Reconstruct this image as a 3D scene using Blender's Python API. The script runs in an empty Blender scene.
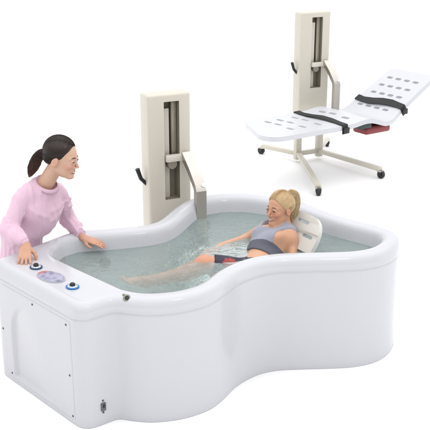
import bpy, bmesh, math, random
import numpy as np
from mathutils import Vector, Matrix
random.seed(7); rng = np.random.default_rng(7)
scene = bpy.context.scene
COL = scene.collection
R = math.radians

# ------------------------------------------------------------------ materials
def principled(name, color, rough=.5, metal=0., coat=0., spec=.5, noise=0., nscale=20., bump=0., bscale=60., sheen=0., sss=0., attr=None, stretch=None):
    m = bpy.data.materials.new(name); m.use_nodes = True
    nt = m.node_tree; b = nt.nodes['Principled BSDF']
    b.inputs['Base Color'].default_value = (*color, 1)
    b.inputs['Roughness'].default_value = rough
    b.inputs['Metallic'].default_value = metal
    b.inputs['Coat Weight'].default_value = coat
    b.inputs['Coat Roughness'].default_value = .06
    b.inputs['Specular IOR Level'].default_value = spec
    b.inputs['Sheen Weight'].default_value = sheen
    if sss:
        b.inputs['Subsurface Weight'].default_value = sss
        b.inputs['Subsurface Radius'].default_value = (.012, .004, .002)
        b.inputs['Subsurface Scale'].default_value = 1.
    tc = nt.nodes.new('ShaderNodeTexCoord')
    vec = tc.outputs['Object']
    if stretch:
        mp = nt.nodes.new('ShaderNodeMapping'); mp.inputs['Scale'].default_value = stretch
        nt.links.new(vec, mp.inputs['Vector']); vec = mp.outputs['Vector']
    src = None
    if attr:
        a = nt.nodes.new('ShaderNodeAttribute'); a.attribute_name = attr; src = a.outputs['Color']
    if noise:
        n = nt.nodes.new('ShaderNodeTexNoise'); n.inputs['Scale'].default_value = nscale; n.inputs['Detail'].default_value = 5
        nt.links.new(vec, n.inputs['Vector'])
        mr = nt.nodes.new('ShaderNodeMapRange'); mr.inputs['To Min'].default_value = 1 - noise; mr.inputs['To Max'].default_value = 1 + noise
        nt.links.new(n.outputs['Fac'], mr.inputs['Value'])
        mx = nt.nodes.new('ShaderNodeMix'); mx.data_type = 'RGBA'; mx.blend_type = 'MULTIPLY'; mx.inputs['Factor'].default_value = 1
        if src: nt.links.new(src, mx.inputs['A'])
        else: mx.inputs['A'].default_value = (*color, 1)
        nt.links.new(mr.outputs['Result'], mx.inputs['B'])
        nt.links.new(mx.outputs['Result'], b.inputs['Base Color'])
    elif src:
        nt.links.new(src, b.inputs['Base Color'])
    if bump:
        n2 = nt.nodes.new('ShaderNodeTexNoise'); n2.inputs['Scale'].default_value = bscale; n2.inputs['Detail'].default_value = 4
        nt.links.new(vec, n2.inputs['Vector'])
        bp = nt.nodes.new('ShaderNodeBump'); bp.inputs['Strength'].default_value = 1; bp.inputs['Distance'].default_value = bump
        nt.links.new(n2.outputs['Fac'], bp.inputs['Height']); nt.links.new(bp.outputs['Normal'], b.inputs['Normal'])
    return m

M = {}
M['floor'] = principled('white_floor', (.92, .92, .92), .7, spec=.1, noise=.005, nscale=3)
M['acrylic'] = principled('white_acrylic', (.530, .534, .568), .15, spec=.5, noise=.012, nscale=2.5, bump=.0004, bscale=9)
M['groove'] = principled('acrylic_groove', (.55, .55, .59), .4)
M['cream'] = principled('cream_powder_coat', (.60, .565, .485), .38, noise=.025, nscale=8, bump=.0002, bscale=250)
M['cream_light'] = principled('cream_plastic', (.66, .63, .56), .35, noise=.02)
M['steel'] = principled('brushed_steel', (.56, .53, .49), .40, metal=1., noise=.12, nscale=14, stretch=(1, 1, 14))
M['steel_dark'] = principled('worn_steel_rail', (.34, .31, .25), .4, metal=.5, noise=.3, nscale=20, stretch=(6, 6, 1))
M['chrome'] = principled('chrome', (.75, .75, .76), .12, metal=1.)
M['black'] = principled('black_plastic', (.012, .012, .013), .4, noise=.15)
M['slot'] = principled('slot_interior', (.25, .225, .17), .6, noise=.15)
M['rubber'] = principled('caster_rubber', (.02, .02, .022), .55, noise=.2)
M['board'] = principled('stretcher_plastic', (.575, .583, .62), .35, noise=.015, nscale=6, bump=.0003, bscale=40)
M['boardcream'] = principled('backrest_plastic', (.62, .61, .575), .3, noise=.02, nscale=6)
M['strap'] = principled('black_webbing', (.015, .015, .017), .7, noise=.2, nscale=80, bump=.0008, bscale=300)
M['red'] = principled('red_vinyl', (.24, .035, .04), .45, noise=.15, nscale=30)
M['green'] = principled('dark_green_metal', (.025, .05, .045), .45, noise=.1)
M['blue'] = principled('blue_dial', (.02, .15, .42), .3, noise=.15, nscale=60)
M['darkblue'] = principled('dark_blue_dial', (.02, .05, .12), .3, noise=.15, nscale=60)
M['white'] = principled('white_print', (.8, .82, .85), .4)
M['brass'] = principled('cloudy_jet_trim', (.26, .29, .22), .25, metal=.4, noise=.2)
M['skin_n'] = principled('skin_light', (.6, .36, .25), .45, spec=.4, noise=.05, nscale=40, attr='tint', sss=.12)
M['skin_p'] = principled('skin_tanned', (.55, .3, .2), .28, spec=.45, noise=.05, nscale=40, attr='tint', sss=.12)
M['gown'] = principled('pink_gown_cloth', (.69, .475, .585), .85, noise=.03, nscale=12, bump=.011, bscale=11, sheen=.2, stretch=(1.7, 1.7, .30))
M['gowntrim'] = principled('pink_gown_trim', (.65, .44, .55), .8, noise=.05, nscale=20, bump=.001, bscale=60)
M['hair_n'] = principled('dark_brown_hair', (.022, .013, .010), .30, spec=.5, noise=.35, nscale=60, attr='tint')
M['hair_p'] = principled('blonde_hair', (.45, .30, .15), .42, spec=.5, noise=.25, nscale=60, attr='tint')
M['tank'] = principled('grey_knit', (.30, .31, .375), .8, noise=.08, nscale=40, bump=.0012, bscale=55, sheen=.2)
M['tankband'] = principled('charcoal_band', (.10, .105, .135), .8, noise=.1, nscale=40)
M['shorts'] = principled('navy_shorts', (.018, .020, .040), .6, noise=.3, nscale=30, bump=.003, bscale=30)
M['redpatch'] = principled('red_side_panel', (.30, .035, .035), .6, noise=.5, nscale=40)
M['lime'] = principled('lime_cord', (.62, .60, .12), .6)
M['eyewhite'] = principled('eye_white', (.75, .73, .7), .15)
M['iris'] = principled('dark_iris', (.03, .018, .012), .12)
M['brow_n'] = principled('dark_brow', (.03, .018, .014), .7)
M['brow_p'] = principled('brown_brow', (.14, .08, .045), .7)
M['shoe'] = principled('white_clog', (.75, .75, .76), .5, noise=.05)
M['scrubs'] = principled('white_trousers', (.72, .72, .75), .8, noise=.05)
M['screw'] = principled('dark_screw', (.10, .10, .12), .35, metal=.7)

def display_mat():
    m = bpy.data.materials.new('panel_print'); m.use_nodes = True; nt = m.node_tree; b = nt.nodes['Principled BSDF']
    tc = nt.nodes.new('ShaderNodeTexCoord'); sx = nt.nodes.new('ShaderNodeSeparateXYZ'); nt.links.new(tc.outputs['Object'], sx.inputs[0])
    v = nt.nodes.new('ShaderNodeTexVoronoi'); v.inputs['Scale'].default_value = 26; nt.links.new(tc.outputs['Object'], v.inputs['Vector'])
    cr = nt.nodes.new('ShaderNodeValToRGB'); e = cr.color_ramp.elements
    e[0].color = (.10, .10, .19, 1); e[1].position = .6; e[1].color = (.36, .36, .47, 1)
    nt.links.new(v.outputs['Distance'], cr.inputs[0])
    cr2 = nt.nodes.new('ShaderNodeValToRGB'); cr2.color_ramp.interpolation = 'EASE'
    e2 = cr2.color_ramp.elements; e2[0].position = .20; e2[0].color = (1, 1, 1, 1); e2[1].position = .30; e2[1].color = (0, 0, 0, 1)
    mr = nt.nodes.new('ShaderNodeMapRange'); mr.inputs['From Min'].default_value = -.14; mr.inputs['From Max'].default_value = .14
    nt.links.new(sx.outputs['X'], mr.inputs['Value']); nt.links.new(mr.outputs['Result'], cr2.inputs[0])
    mx = nt.nodes.new('ShaderNodeMix'); mx.data_type = 'RGBA'
    nt.links.new(cr2.outputs['Color'], mx.inputs['Factor']); nt.links.new(cr.outputs['Color'], mx.inputs['A']); mx.inputs['B'].default_value = (.50, .17, .14, 1)
    nt.links.new(mx.outputs['Result'], b.inputs['Base Color']); b.inputs['Roughness'].default_value = .2
    return m
M['display'] = display_mat()

def water_mat():
    m = bpy.data.materials.new('bath_water'); m.use_nodes = True; nt = m.node_tree; nt.nodes.clear()
    N = nt.nodes.new; L = nt.links.new
    out = N('ShaderNodeOutputMaterial')
    tc = N('ShaderNodeTexCoord')
    n1 = N('ShaderNodeTexNoise'); n1.inputs['Scale'].default_value = 7; n1.inputs['Detail'].default_value = 3; n1.inputs['Distortion'].default_value = .8
    n2 = N('ShaderNodeTexNoise'); n2.inputs['Scale'].default_value = 22; n2.inputs['Detail'].default_value = 2; n2.inputs['Distortion'].default_value = .5
    for n in (n1, n2): L(tc.outputs['Object'], n.inputs['Vector'])
    ad = N('ShaderNodeMath'); ad.operation = 'MULTIPLY_ADD'; ad.inputs[1].default_value = .35
    L(n2.outputs['Fac'], ad.inputs[0]); L(n1.outputs['Fac'], ad.inputs[2])
    bp = N('ShaderNodeBump'); bp.inputs['Strength'].default_value = 1; bp.inputs['Distance'].default_value = .017
    L(ad.outputs[0], bp.inputs['Height'])
    tr = N('ShaderNodeBsdfTransparent'); tr.inputs['Color'].default_value = (.94, .97, .965, 1)
    df = N('ShaderNodeBsdfDiffuse'); df.inputs['Color'].default_value = (.56, .65, .63, 1)
    L(bp.outputs['Normal'], df.inputs['Normal'])
    mx = N('ShaderNodeMixShader'); mx.inputs[0].default_value = .30
    # broken, foamy streaks where the bather stirs the surface
    sub = N('ShaderNodeVectorMath'); sub.operation = 'SUBTRACT'; sub.inputs[1].default_value = (.17, 5.37, .64); L(tc.outputs['Object'], sub.inputs[0])
    scl = N('ShaderNodeVectorMath'); scl.operation = 'MULTIPLY'; scl.inputs[1].default_value = (3.4, 4.2, 0); L(sub.outputs[0], scl.inputs[0])
    ln = N('ShaderNodeVectorMath'); ln.operation = 'LENGTH'; L(scl.outputs[0], ln.inputs[0])
    fall = N('ShaderNodeMapRange'); fall.inputs['From Min'].default_value = .2; fall.inputs['From Max'].default_value = 1.5; fall.inputs['To Min'].default_value = .13; fall.inputs['To Max'].default_value = -.03; L(ln.outputs['Value'], fall.inputs['Value'])
    mpf = N('ShaderNodeMapping'); mpf.inputs['Rotation'].default_value = (0, 0, .45); mpf.inputs['Scale'].default_value = (9, 24, 1); L(tc.outputs['Object'], mpf.inputs['Vector'])
    nf = N('ShaderNodeTexNoise'); nf.inputs['Scale'].default_value = 1; nf.inputs['Detail'].default_value = 5; nf.inputs['Distortion'].default_value = 1.4; L(mpf.outputs[0], nf.inputs['Vector'])
    rg_ = N('ShaderNodeMath'); rg_.operation = 'SUBTRACT'; rg_.inputs[1].default_value = .5; L(nf.outputs['Fac'], rg_.inputs[0])
    ab_ = N('ShaderNodeMath'); ab_.operation = 'ABSOLUTE'; L(rg_.outputs[0], ab_.inputs[0])
    di = N('ShaderNodeMath'); di.operation = 'SUBTRACT'; L(fall.outputs[0], di.inputs[0]); L(ab_.outputs[0], di.inputs[1])
    mk = N('ShaderNodeMapRange'); mk.inputs['From Min'].default_value = .0; mk.inputs['From Max'].default_value = .07; mk.inputs['To Max'].default_value = .42; L(di.outputs[0], mk.inputs['Value'])
    fo = N('ShaderNodeBsdfDiffuse'); fo.inputs['Color'].default_value = (.72, .75, .75, 1)
    mxa = N('ShaderNodeMixShader'); L(mk.outputs['Result'], mxa.inputs[0]); L(mx.outputs[0], mxa.inputs[1]); L(fo.outputs[0], mxa.inputs[2])
    L(tr.outputs[0], mx.inputs[1]); L(df.outputs[0], mx.inputs[2])
    gl = N('ShaderNodeBsdfGlossy'); gl.inputs['Roughness'].default_value = .04; gl.inputs['Color'].default_value = (.9, .95, .95, 1)
    L(bp.outputs['Normal'], gl.inputs['Normal'])
    fr = N('ShaderNodeFresnel'); fr.inputs['IOR'].default_value = 1.33; L(bp.outputs['Normal'], fr.inputs['Normal'])
    mx2 = N('ShaderNodeMixShader'); L(fr.outputs[0], mx2.inputs[0]); L(mxa.outputs[0], mx2.inputs[1]); L(gl.outputs[0], mx2.inputs[2])
    L(mx2.outputs[0], out.inputs['Surface'])
    ab = N('ShaderNodeVolumeAbsorption'); ab.inputs['Color'].default_value = (.42, .66, .63, 1); ab.inputs['Density'].default_value = .26
    L(ab.outputs[0], out.inputs['Volume'])
    return m
M['water'] = water_mat()

# ------------------------------------------------------------------ object helpers
def obj(name, me, mat=None, parent=None, smooth=True, label=None):
    if isinstance(me, bmesh.types.BMesh):
        bm = me; me = bpy.data.meshes.new(name); bm.to_mesh(me); bm.free()
    o = bpy.data.objects.new(name, me); COL.objects.link(o)
    if mat is not None:
        for m in (mat if isinstance(mat, (list, tuple)) else [mat]): me.materials.append(m)
    if smooth and len(me.polygons): me.polygons.foreach_set('use_smooth', [True] * len(me.polygons))
    if parent: o.parent = parent
    if label: o['label'] = label
    return o

def tag(o, label, cat, group=None):
    o['label'] = label; o['category'] = cat
    if group: o['group'] = group
    return o

def empty(name, loc, rz=0.):
    o = bpy.data.objects.new(name, None); COL.objects.link(o); o.location = loc; o.rotation_euler = (0, 0, rz); o.empty_display_size = .1
    return o

def sharp(o, ang=35):
    me = o.data; bm = bmesh.new(); bm.from_mesh(me)
    for e in bm.edges:
        if len(e.link_faces) == 2 and e.calc_face_angle(0) > R(ang): e.smooth = False
    bm.to_mesh(me); bm.free(); return o

def frame_of(d, up=(0, 0, 1)):
    d = Vector(d).normalized(); u = Vector(up)
    if abs(d.dot(u)) > .98: u = Vector((1, 0, 0))
    x = u.cross(d).normalized(); y = d.cross(x)
    return Matrix((x, y, d)).transposed()

def add_box(bm, c, size, rot=None, bevel=.0, seg=2):
    r = bmesh.ops.create_cube(bm, size=1.)
    vs = r['verts']
    for v in vs: v.co = Vector((v.co.x * size[0], v.co.y * size[1], v.co.z * size[2]))
    if bevel:
        es = list({e for v in vs for e in v.link_edges})
        rr = bmesh.ops.bevel(bm, geom=es, offset=bevel, segments=seg, profile=.5, affect='EDGES')
        vs = list({v for f in rr['faces'] for v in f.verts} | {v for v in vs if v.is_valid})
    mt = Matrix.Translation(Vector(c)) @ (rot.to_4x4() if rot is not None else Matrix.Identity(4))
    for v in vs: v.co = mt @ v.co

def box(name, c, size, mat, parent, rot=None, bevel=.004, seg=2, label=None):
    bm = bmesh.new(); add_box(bm, c, size, rot, bevel, seg); return sharp(obj(name, bm, mat, parent, label=label))

def add_lathe(bm, prof, c=(0, 0, 0), axis=(0, 0, 1), seg=28, sx=1., sy=1.):
    mt = Matrix.Translation(Vector(c)) @ frame_of(axis).to_4x4()
    rings = []
    for r, z in prof:
        if r < 1e-6: rings.append([bm.verts.new(mt @ Vector((0, 0, z)))]); continue
        rings.append([bm.verts.new(mt @ Vector((sx * r * math.cos(2 * math.pi * i / seg), sy * r * math.sin(2 * math.pi * i / seg), z))) for i in range(seg)])
    for a, b in zip(rings, rings[1:]):
        for i in range(seg):
            j = (i + 1) % seg
            if len(a) == 1 and len(b) == 1: continue
            if len(a) == 1: bm.faces.new((a[0], b[i], b[j]))
            elif len(b) == 1: bm.faces.new((a[i], b[0], a[j]))
            else: bm.faces.new((a[i], b[i], b[j], a[j]))

def lathe(name, prof, c, axis, mat, parent, seg=28, sx=1., sy=1.):
    bm = bmesh.new(); add_lathe(bm, prof, c, axis, seg, sx, sy); bmesh.ops.recalc_face_normals(bm, faces=bm.faces)
    return sharp(obj(name, bm, mat, parent), 40)

def add_tube(bm, pts, rad, seg=6, cap=True):
    pts = [Vector(p) for p in pts]; n = len(pts)
    if not hasattr(rad, '__len__'): rad = [rad] * n
    rings = []; prev = None
    for i, p in enumerate(pts):
        d = (pts[min(i + 1, n - 1)] - pts[max(i - 1, 0)])
        if d.length < 1e-9: d = Vector((0, 0, 1))
        d.normalize()
        if prev is None: x = frame_of(d).col[0].copy()
        else:
            x = prev - d * prev.dot(d)
            x = x.normalized() if x.length > 1e-6 else frame_of(d).col[0].copy()
        prev = x; y = d.cross(x)
        rings.append([bm.verts.new(p + (x * math.cos(2 * math.pi * k / seg) + y * math.sin(2 * math.pi * k / seg)) * rad[i]) for k in range(seg)])
    for a, b in zip(rings, rings[1:]):
        for i in range(seg): bm.faces.new((a[i], a[(i + 1) % seg], b[(i + 1) % seg], b[i]))
    if cap: bm.faces.new(rings[0][::-1]); bm.faces.new(rings[-1])

def tube(name, pts, rad, mat, parent, seg=10):
    bm = bmesh.new(); add_tube(bm, pts, rad, seg); return sharp(obj(name, bm, mat, parent), 50)

def bar_path(bm, pts, wx, th):
    """a flat bar of width wx along local x and thickness th, swept through points in the local yz plane"""
    n = len(pts); L_, R_ = [], []
    for i in range(n):
        a = Vector(pts[max(i - 1, 0)]); b = Vector(pts[min(i + 1, n - 1)]); d = (b - a); d.x = 0; d.normalize()
        nn = Vector((0, d.z, -d.y)) * th / 2; p = Vector(pts[i])
        ring = [bm.verts.new(p + s * nn + Vector((sx * wx / 2, 0, 0))) for s, sx in ((1, -1), (1, 1), (-1, 1), (-1, -1))]
        if L_:
            for k in range(4): bm.faces.new((L_[k], L_[(k + 1) % 4], ring[(k + 1) % 4], ring[k]))
        else: bm.faces.new(ring)
        L_ = ring
    bm.faces.new(L_[::-1]); bmesh.ops.recalc_face_normals(bm, faces=bm.faces)

def boolean(o, cutter, mat_extra=None):
    md = o.modifiers.new('cut', 'BOOLEAN'); md.operation = 'DIFFERENCE'; md.solver = 'EXACT'; md.object = cutter
    if mat_extra is not None: md.material_mode = 'TRANSFER'
    bpy.context.view_layer.update(); dg = bpy.context.evaluated_depsgraph_get()
    me = bpy.data.meshes.new_from_object(o.evaluated_get(dg)); o.modifiers.clear(); o.data = me
    bpy.data.objects.remove(cutter, do_unlink=True)
    return o

def catmull(P, n=12, closed=False):
    P = [np.array(p, float) for p in P]; m = len(P); out = []
    for i in range(m if closed else m - 1):
        p1, p2 = P[i], P[(i + 1) % m]
        p0 = P[i - 1] if (closed or i > 0) else 2 * p1 - p2
        p3 = P[(i + 2) % m] if (closed or i + 2 < m) else 2 * p2 - p1
        for k in range(n):
            t = k / n
            out.append(.5 * (2 * p1 + (p2 - p0) * t + (2 * p0 - 5 * p1 + 4 * p2 - p3) * t * t + (3 * p1 - p0 - 3 * p2 + p3) * t ** 3))
    if not closed: out.append(P[-1])
    return np.array(out)

def resample(P, n, closed=False):
    P = np.asarray(P, float)
    Q = np.vstack([P, P[:1]]) if closed else P
    s = np.r_[0, np.cumsum(np.linalg.norm(np.diff(Q, axis=0), axis=1))]
    t = np.linspace(0, s[-1], n, endpoint=not closed)
    return np.stack([np.interp(t, s, Q[:, k]) for k in range(Q.shape[1])], 1)

def fillet(P, A, B, r, n=10):
    P, A, B = map(lambda q: np.array(q, float), (P, A, B))
    a = (A - P) / np.linalg.norm(A - P); b = (B - P) / np.linalg.norm(B - P)
    half = math.acos(np.clip(a @ b, -1, 1)) / 2; d = r / math.tan(half); c = P + (a + b) / np.linalg.norm(a + b) * r / math.sin(half)
    p0, p1 = P + a * d - c, P + b * d - c
    ang0 = math.atan2(p0[1], p0[0]); da = math.atan2(p1[1], p1[0]) - ang0
    da = (da + math.pi) % (2 * math.pi) - math.pi
    return [c + r * np.array([math.cos(ang0 + da * k / n), math.sin(ang0 + da * k / n)]) for k in range(n + 1)]

def mesh_from(name, V, F):
    me = bpy.data.meshes.new(name); me.from_pydata([tuple(map(float, v)) for v in V], [], F); me.update(); return me

# ------------------------------------------------------------------ floor
# one seamless white sheet: flat floor that sweeps up into a studio cove far behind the scene
swp = [(21, 0)] + [(21 + 4 * math.sin(R(a)), 4 - 4 * math.cos(R(a))) for a in range(9, 91, 9)] + [(25, 9), (25, 14)]
flt = [(21 + 39 * k / (len(swp) - 1), 0) for k in range(len(swp))]
V = [(0, 0, 0)]; F = []; NT = 120
for i in range(NT):
    th = 2 * math.pi * i / NT; wgt = max(0, min(1, .5 + 2.2 * (math.sin(th) + .15))); wgt = wgt * wgt * (3 - 2 * wgt)
    for (ra, za), (rb, zb) in zip(swp, flt):
        r_ = ra * wgt + rb * (1 - wgt); V.append((r_ * math.cos(th), r_ * math.sin(th), za * wgt))
K = len(swp)
for i in range(NT):
    j = (i + 1) % NT; F.append((0, 1 + i * K, 1 + j * K))
    for k in range(K - 1): F.append((1 + i * K + k, 1 + i * K + k + 1, 1 + j * K + k + 1, 1 + j * K + k))
fl = obj('floor', mesh_from('floor', V, F), M['floor']); fl['kind'] = 'structure'

# ------------------------------------------------------------------ bath tub
Lc, Fc, Sc, Rc = (-1.338, 4.990), (-.715, 4.305), (-.545, 4.440), (-.965, 5.47)
lobes = [(-.353, 4.400), (-.24, 4.418), (-.141, 4.456), (-.035, 4.53), (.03, 4.615), (.068, 4.685), (.12, 4.785), (.195, 4.88), (.285, 4.957),
         (.39, 5.0), (.53, 5.015), (.71, 5.025), (.88, 5.047), (1.02, 5.112), (1.115, 5.215), (1.170, 5.33), (1.188, 5.43), (1.155, 5.54), (1.07, 5.637), (.915, 5.768), (.782, 5.926),
         (.642, 6.112), (.52, 6.212), (.398, 6.275), (.236, 6.336), (.052, 6.336), (-.092, 6.28), (-.20, 6.185), (-.265, 6.07), (-.313, 5.935), (-.36, 5.790), (-.405, 5.695), (-.475, 5.637),
         (-.575, 5.605), (-.72, 5.565)]
lobe_curve = catmull([(-.455, 4.413)] + lobes + [(-.855, 5.545)], 10)
outline = fillet(Fc, Lc, Sc, .085) + fillet(Sc, Fc, (-.455, 4.413), .05, 6) + [p for p in lobe_curve] + fillet(Rc, (-.855, 5.545), Lc, .08) + fillet(Lc, Rc, Fc, .09)
NO = 560
O = resample(np.array(outline), NO, True)
for _ in range(2): O = .25 * np.roll(O, 1, 0) + .5 * O + .25 * np.roll(O, -1, 0)
tg = np.roll(O, -2, 0) - np.roll(O, 2, 0); tg /= np.linalg.norm(tg, axis=1)[:, None]
NRM = np.stack([-tg[:, 1], tg[:, 0]], 1)                    # inward
tgw = np.roll(O, -14, 0) - np.roll(O, 14, 0); tgw /= np.linalg.norm(tgw, axis=1)[:, None]
NW = np.stack([-tgw[:, 1], tgw[:, 0]], 1)
iA = int(np.argmin(np.linalg.norm(O - np.array((-.40, 4.402)), axis=1)))      # box section: iB .. wrap .. iA
iB = int(np.argmin(np.linalg.norm(O - np.array((-.765, 5.56)), axis=1)))
I = O + NW * .125
boxidx = [(iB + k) % NO for k in range((iA - iB) % NO + 1)]
inner_path = np.array([I[iB]] + [(-.88, 5.405), (-.965, 5.325), (-.997, 5.21), (-.988, 5.10), (-.946, 5.034), (-.80, 4.882), (-.65, 4.727), (-.50, 4.572), (-.445, 4.545), I[iA]])
ip = resample(inner_path, len(boxidx))
for k, i in enumerate(boxidx): I[i] = ip[k]
for _ in range(8): I = .25 * np.roll(I, 1, 0) + .5 * I + .25 * np.roll(I, -1, 0)
tgi = np.roll(I, -4, 0) - np.roll(I, 4, 0); tgi /= np.linalg.norm(tgi, axis=1)[:, None]
NI = np.stack([-tgi[:, 1], tgi[:, 0]], 1)
WZ = .640
def ring(P, z): return np.c_[P, np.full(len(P), z)]
e2 = (np.array(Fc) - np.array(Lc)); Lf = np.linalg.norm(e2); e2 /= Lf; n2 = np.array([e2[1], -e2[0]])
if n2 @ np.array([-1, -1]) < 0: n2 = -n2
t0, t1, z0, z1 = .125, .835, .035, .632
_t = (O - np.array(Lc)) @ e2; _d = np.abs((O - np.array(Lc)) @ n2)
FACE = ((_t > t0 + .015) & (_t < t1 - .015) & (_d < .004))[:, None]
DEP = O - np.where(FACE, n2 * .026, 0)
GAP = np.linalg.norm(O - I, axis=1)[:, None]; KO = np.minimum(1, GAP * .42 / .062); KI = np.minimum(1, GAP * .3 / .03)
rings = [ring(O + NRM * .002, .001), ring(O, .006), ring(O, .046), ring(DEP, .052), ring(DEP, .25), ring(DEP, .50), ring(DEP, .612), ring(O, .620), ring(O, .640), ring(O, .6555), ring(O + NRM * .0015, .657), ring(O + NRM * .0015, .6600), ring(O - NRM * .001, .663),
         ring(O - NRM * .003, .668), ring(O - NRM * .003, .690), ring(O + NRM * .002, .710), ring(O + NRM * .010 * KO, .728), ring(O + NRM * .022 * KO, .741), ring(O + NRM * .040 * KO, .749), ring(O + NRM * .054 * KO, .7505)]
Pa, Pb = O + NRM * .062 * KO, I - NI * .036 * KI
for t in (0, .33, .66, 1): rings.append(ring(Pa * (1 - t) + Pb * t, .7505 if t < 1 else .748))
rings += [ring(I - NI * .020 * KI, .741), ring(I - NI * .008 * KI, .726), ring(I, .706), ring(I + NI * .008, .67), ring(I + NI * .014, .62), ring(I + NI * .035, .50), ring(I + NI * .065, .34), ring(I + NI * .10, .28)]
cen = np.array([[-.44, 5.02]]), np.array([[.44, 5.65]])
def shrink(P, s):
    d0 = np.linalg.norm(P - cen[0], axis=1); d1 = np.linalg.norm(P - cen[1], axis=1)
    w = (d1 / (d0 + d1))[:, None]; w = w * w * (3 - 2 * w); c = w * cen[0] + (1 - w) * cen[1]
    return c + (P - c) * s
Ib = I + NI * .11
for s, z in ((.93, .255), (.7, .245), (.35, .24), (.02, .24)): rings.append(ring(shrink(Ib, s), z))
V = np.vstack(rings); F = []
NRW = len(rings)
for r in range(NRW - 1):
    a, b = r * NO, (r + 1) * NO
    for i in range(NO):
        j = (i + 1) % NO; F.append((a + i, a + j, b + j, b + i))
tub = obj('bathtub', mesh_from('bathtub', V, F), M['acrylic'])
tag(tub, 'large glossy white figure-eight hydrotherapy bathtub filled with water', 'bathtub')
TUBV = None

# water body of its own
wi = int(np.argmin(np.linalg.norm(I - np.array((0, 4.7)), axis=1)))
Wo = I + NI * .0115
wr = [ring(Wo, WZ)]
Wb = I + NI * .045
Vw = []; Fw = []
bmw = bmesh.new()
top = [bmw.verts.new((*p, WZ)) for p in Wo]
ftop = bmw.faces.new(top)
mid = [bmw.verts.new((*(p), .48)) for p in (I + NI * .044)]
low = [bmw.verts.new((*(p), .27)) for p in (I + NI * .105)]
for A_, B_ in ((top, mid), (mid, low)):
    for i in range(NO):
        j = (i + 1) % NO; bmw.faces.new((A_[i], B_[i], B_[j], A_[j]))
bmw.faces.new(low[::-1])
bmesh.ops.triangulate(bmw, faces=[f for f in bmw.faces if len(f.verts) > 4])
bmesh.ops.recalc_face_normals(bmw, faces=bmw.faces)
water = obj('water', bmw, M['water'], smooth=False); water['kind'] = 'structure'

# end access panel with an embossed arch
def on_face(t, z, d): p = np.array(Lc) + e2 * t + n2 * d; return (p[0], p[1], z)
nu, nv = 120, 120; V = []; F = []
def ss(a, b, x): x = np.clip((x - a) / (b - a), 0, 1); return x * x * (3 - 2 * x)
for j in range(nv + 1):
    for i in range(nu + 1):
        t = t0 + (t1 - t0) * i / nu; z = z0 + (z1 - z0) * j / nv
        # arch: vertical left side at ta, semicircular top, right side running off to the lower right
        ta, cx_, cz_, rx_, rz_ = .185, .405, .345, .22, .225
        if z < cz_: dl = (t - ta) / .035
        else:
            rr = math.hypot((t - cx_) / rx_, (z - cz_) / rz_); dl = (1 - rr) * rx_ / .035
        right = cx_ + .02 + (cz_ + rz_ - z) * .55
        dr = (right - t) / .36
        h = ss(0, 1, dl) * ss(0, 1, dr)
        edge = min(t - t0, t1 - t, z - z0, z1 - z)
        d = .0035 - .022 * h * ss(.004, .03, edge) - (.0025 if edge < .001 else 0)
        V.append(on_face(t, z, d))
for j in range(nv):
    for i in range(nu):
        a = j * (nu + 1) + i; F.append((a, a + 1, a + nu + 2, a + nu + 1))
nb = len(V)
rim = [i for i in range(nu + 1)] + [(j + 1) * (nu + 1) - 1 for j in range(1, nv + 1)] + [nv * (nu + 1) + i for i in range(nu - 1, -1, -1)] + [j * (nu + 1) for j in range(nv - 1, 0, -1)]
for i in rim:
    t = t0 + (t1 - t0) * (i % (nu + 1)) / nu; z = z0 + (z1 - z0) * (i // (nu + 1)) / nv; V.append(on_face(t, z, -.002))
for k in range(len(rim)):
    l = (k + 1) % len(rim); F.append((rim[k], nb + k, nb + l, rim[l]))
bm = bmesh.new(); bm.from_mesh(mesh_from('p', V, F)); bmesh.ops.recalc_face_normals(bm, faces=bm.faces)
panel = sharp(obj('access_panel', bm, M['acrylic'], tub), 50)
for t, z in ((.075, .618), (.46, .612), (.80, .607), (.09, .33), (.81, .305), (.165, .06), (.82, .055)):
    d = .0035 if t > .125 else .0
    lathe('screw', [(0, .004), (.0045, .004), (.0066, .0015), (.0066, -.006)], on_face(t, z, d), (*n2, 0), M['screw'], panel, 14)

# socket on the short side of the box
s2 = np.array(Sc) - np.array(Fc); s2 /= np.linalg.norm(s2); ns = np.array([s2[1], -s2[0]])
sp = np.array(Fc) + s2 * .122
rotS = Matrix(((s2[0], ns[0], 0), (s2[1], ns[1], 0), (0, 0, 1)))
soc = box('power_socket', (sp[0] + ns[0] * .003, sp[1] + ns[1] * .003, .115), (.030, .012, .048), principled('socket_grey', (.10, .10, .12), .4), tub, rotS, .003)
box('socket_opening', (sp[0] + ns[0] * .0095, sp[1] + ns[1] * .0095, .122), (.014, .006, .02), M['black'], soc, rotS, .002)
for dz in (.038, -.036):
    lathe('screw', [(0, .004), (.004, .004), (.006, .001), (.006, -.004)], (sp[0] + ns[0] * .001, sp[1] + ns[1] * .001, .115 + dz), (*ns, 0), M['screw'], soc, 12)

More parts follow.
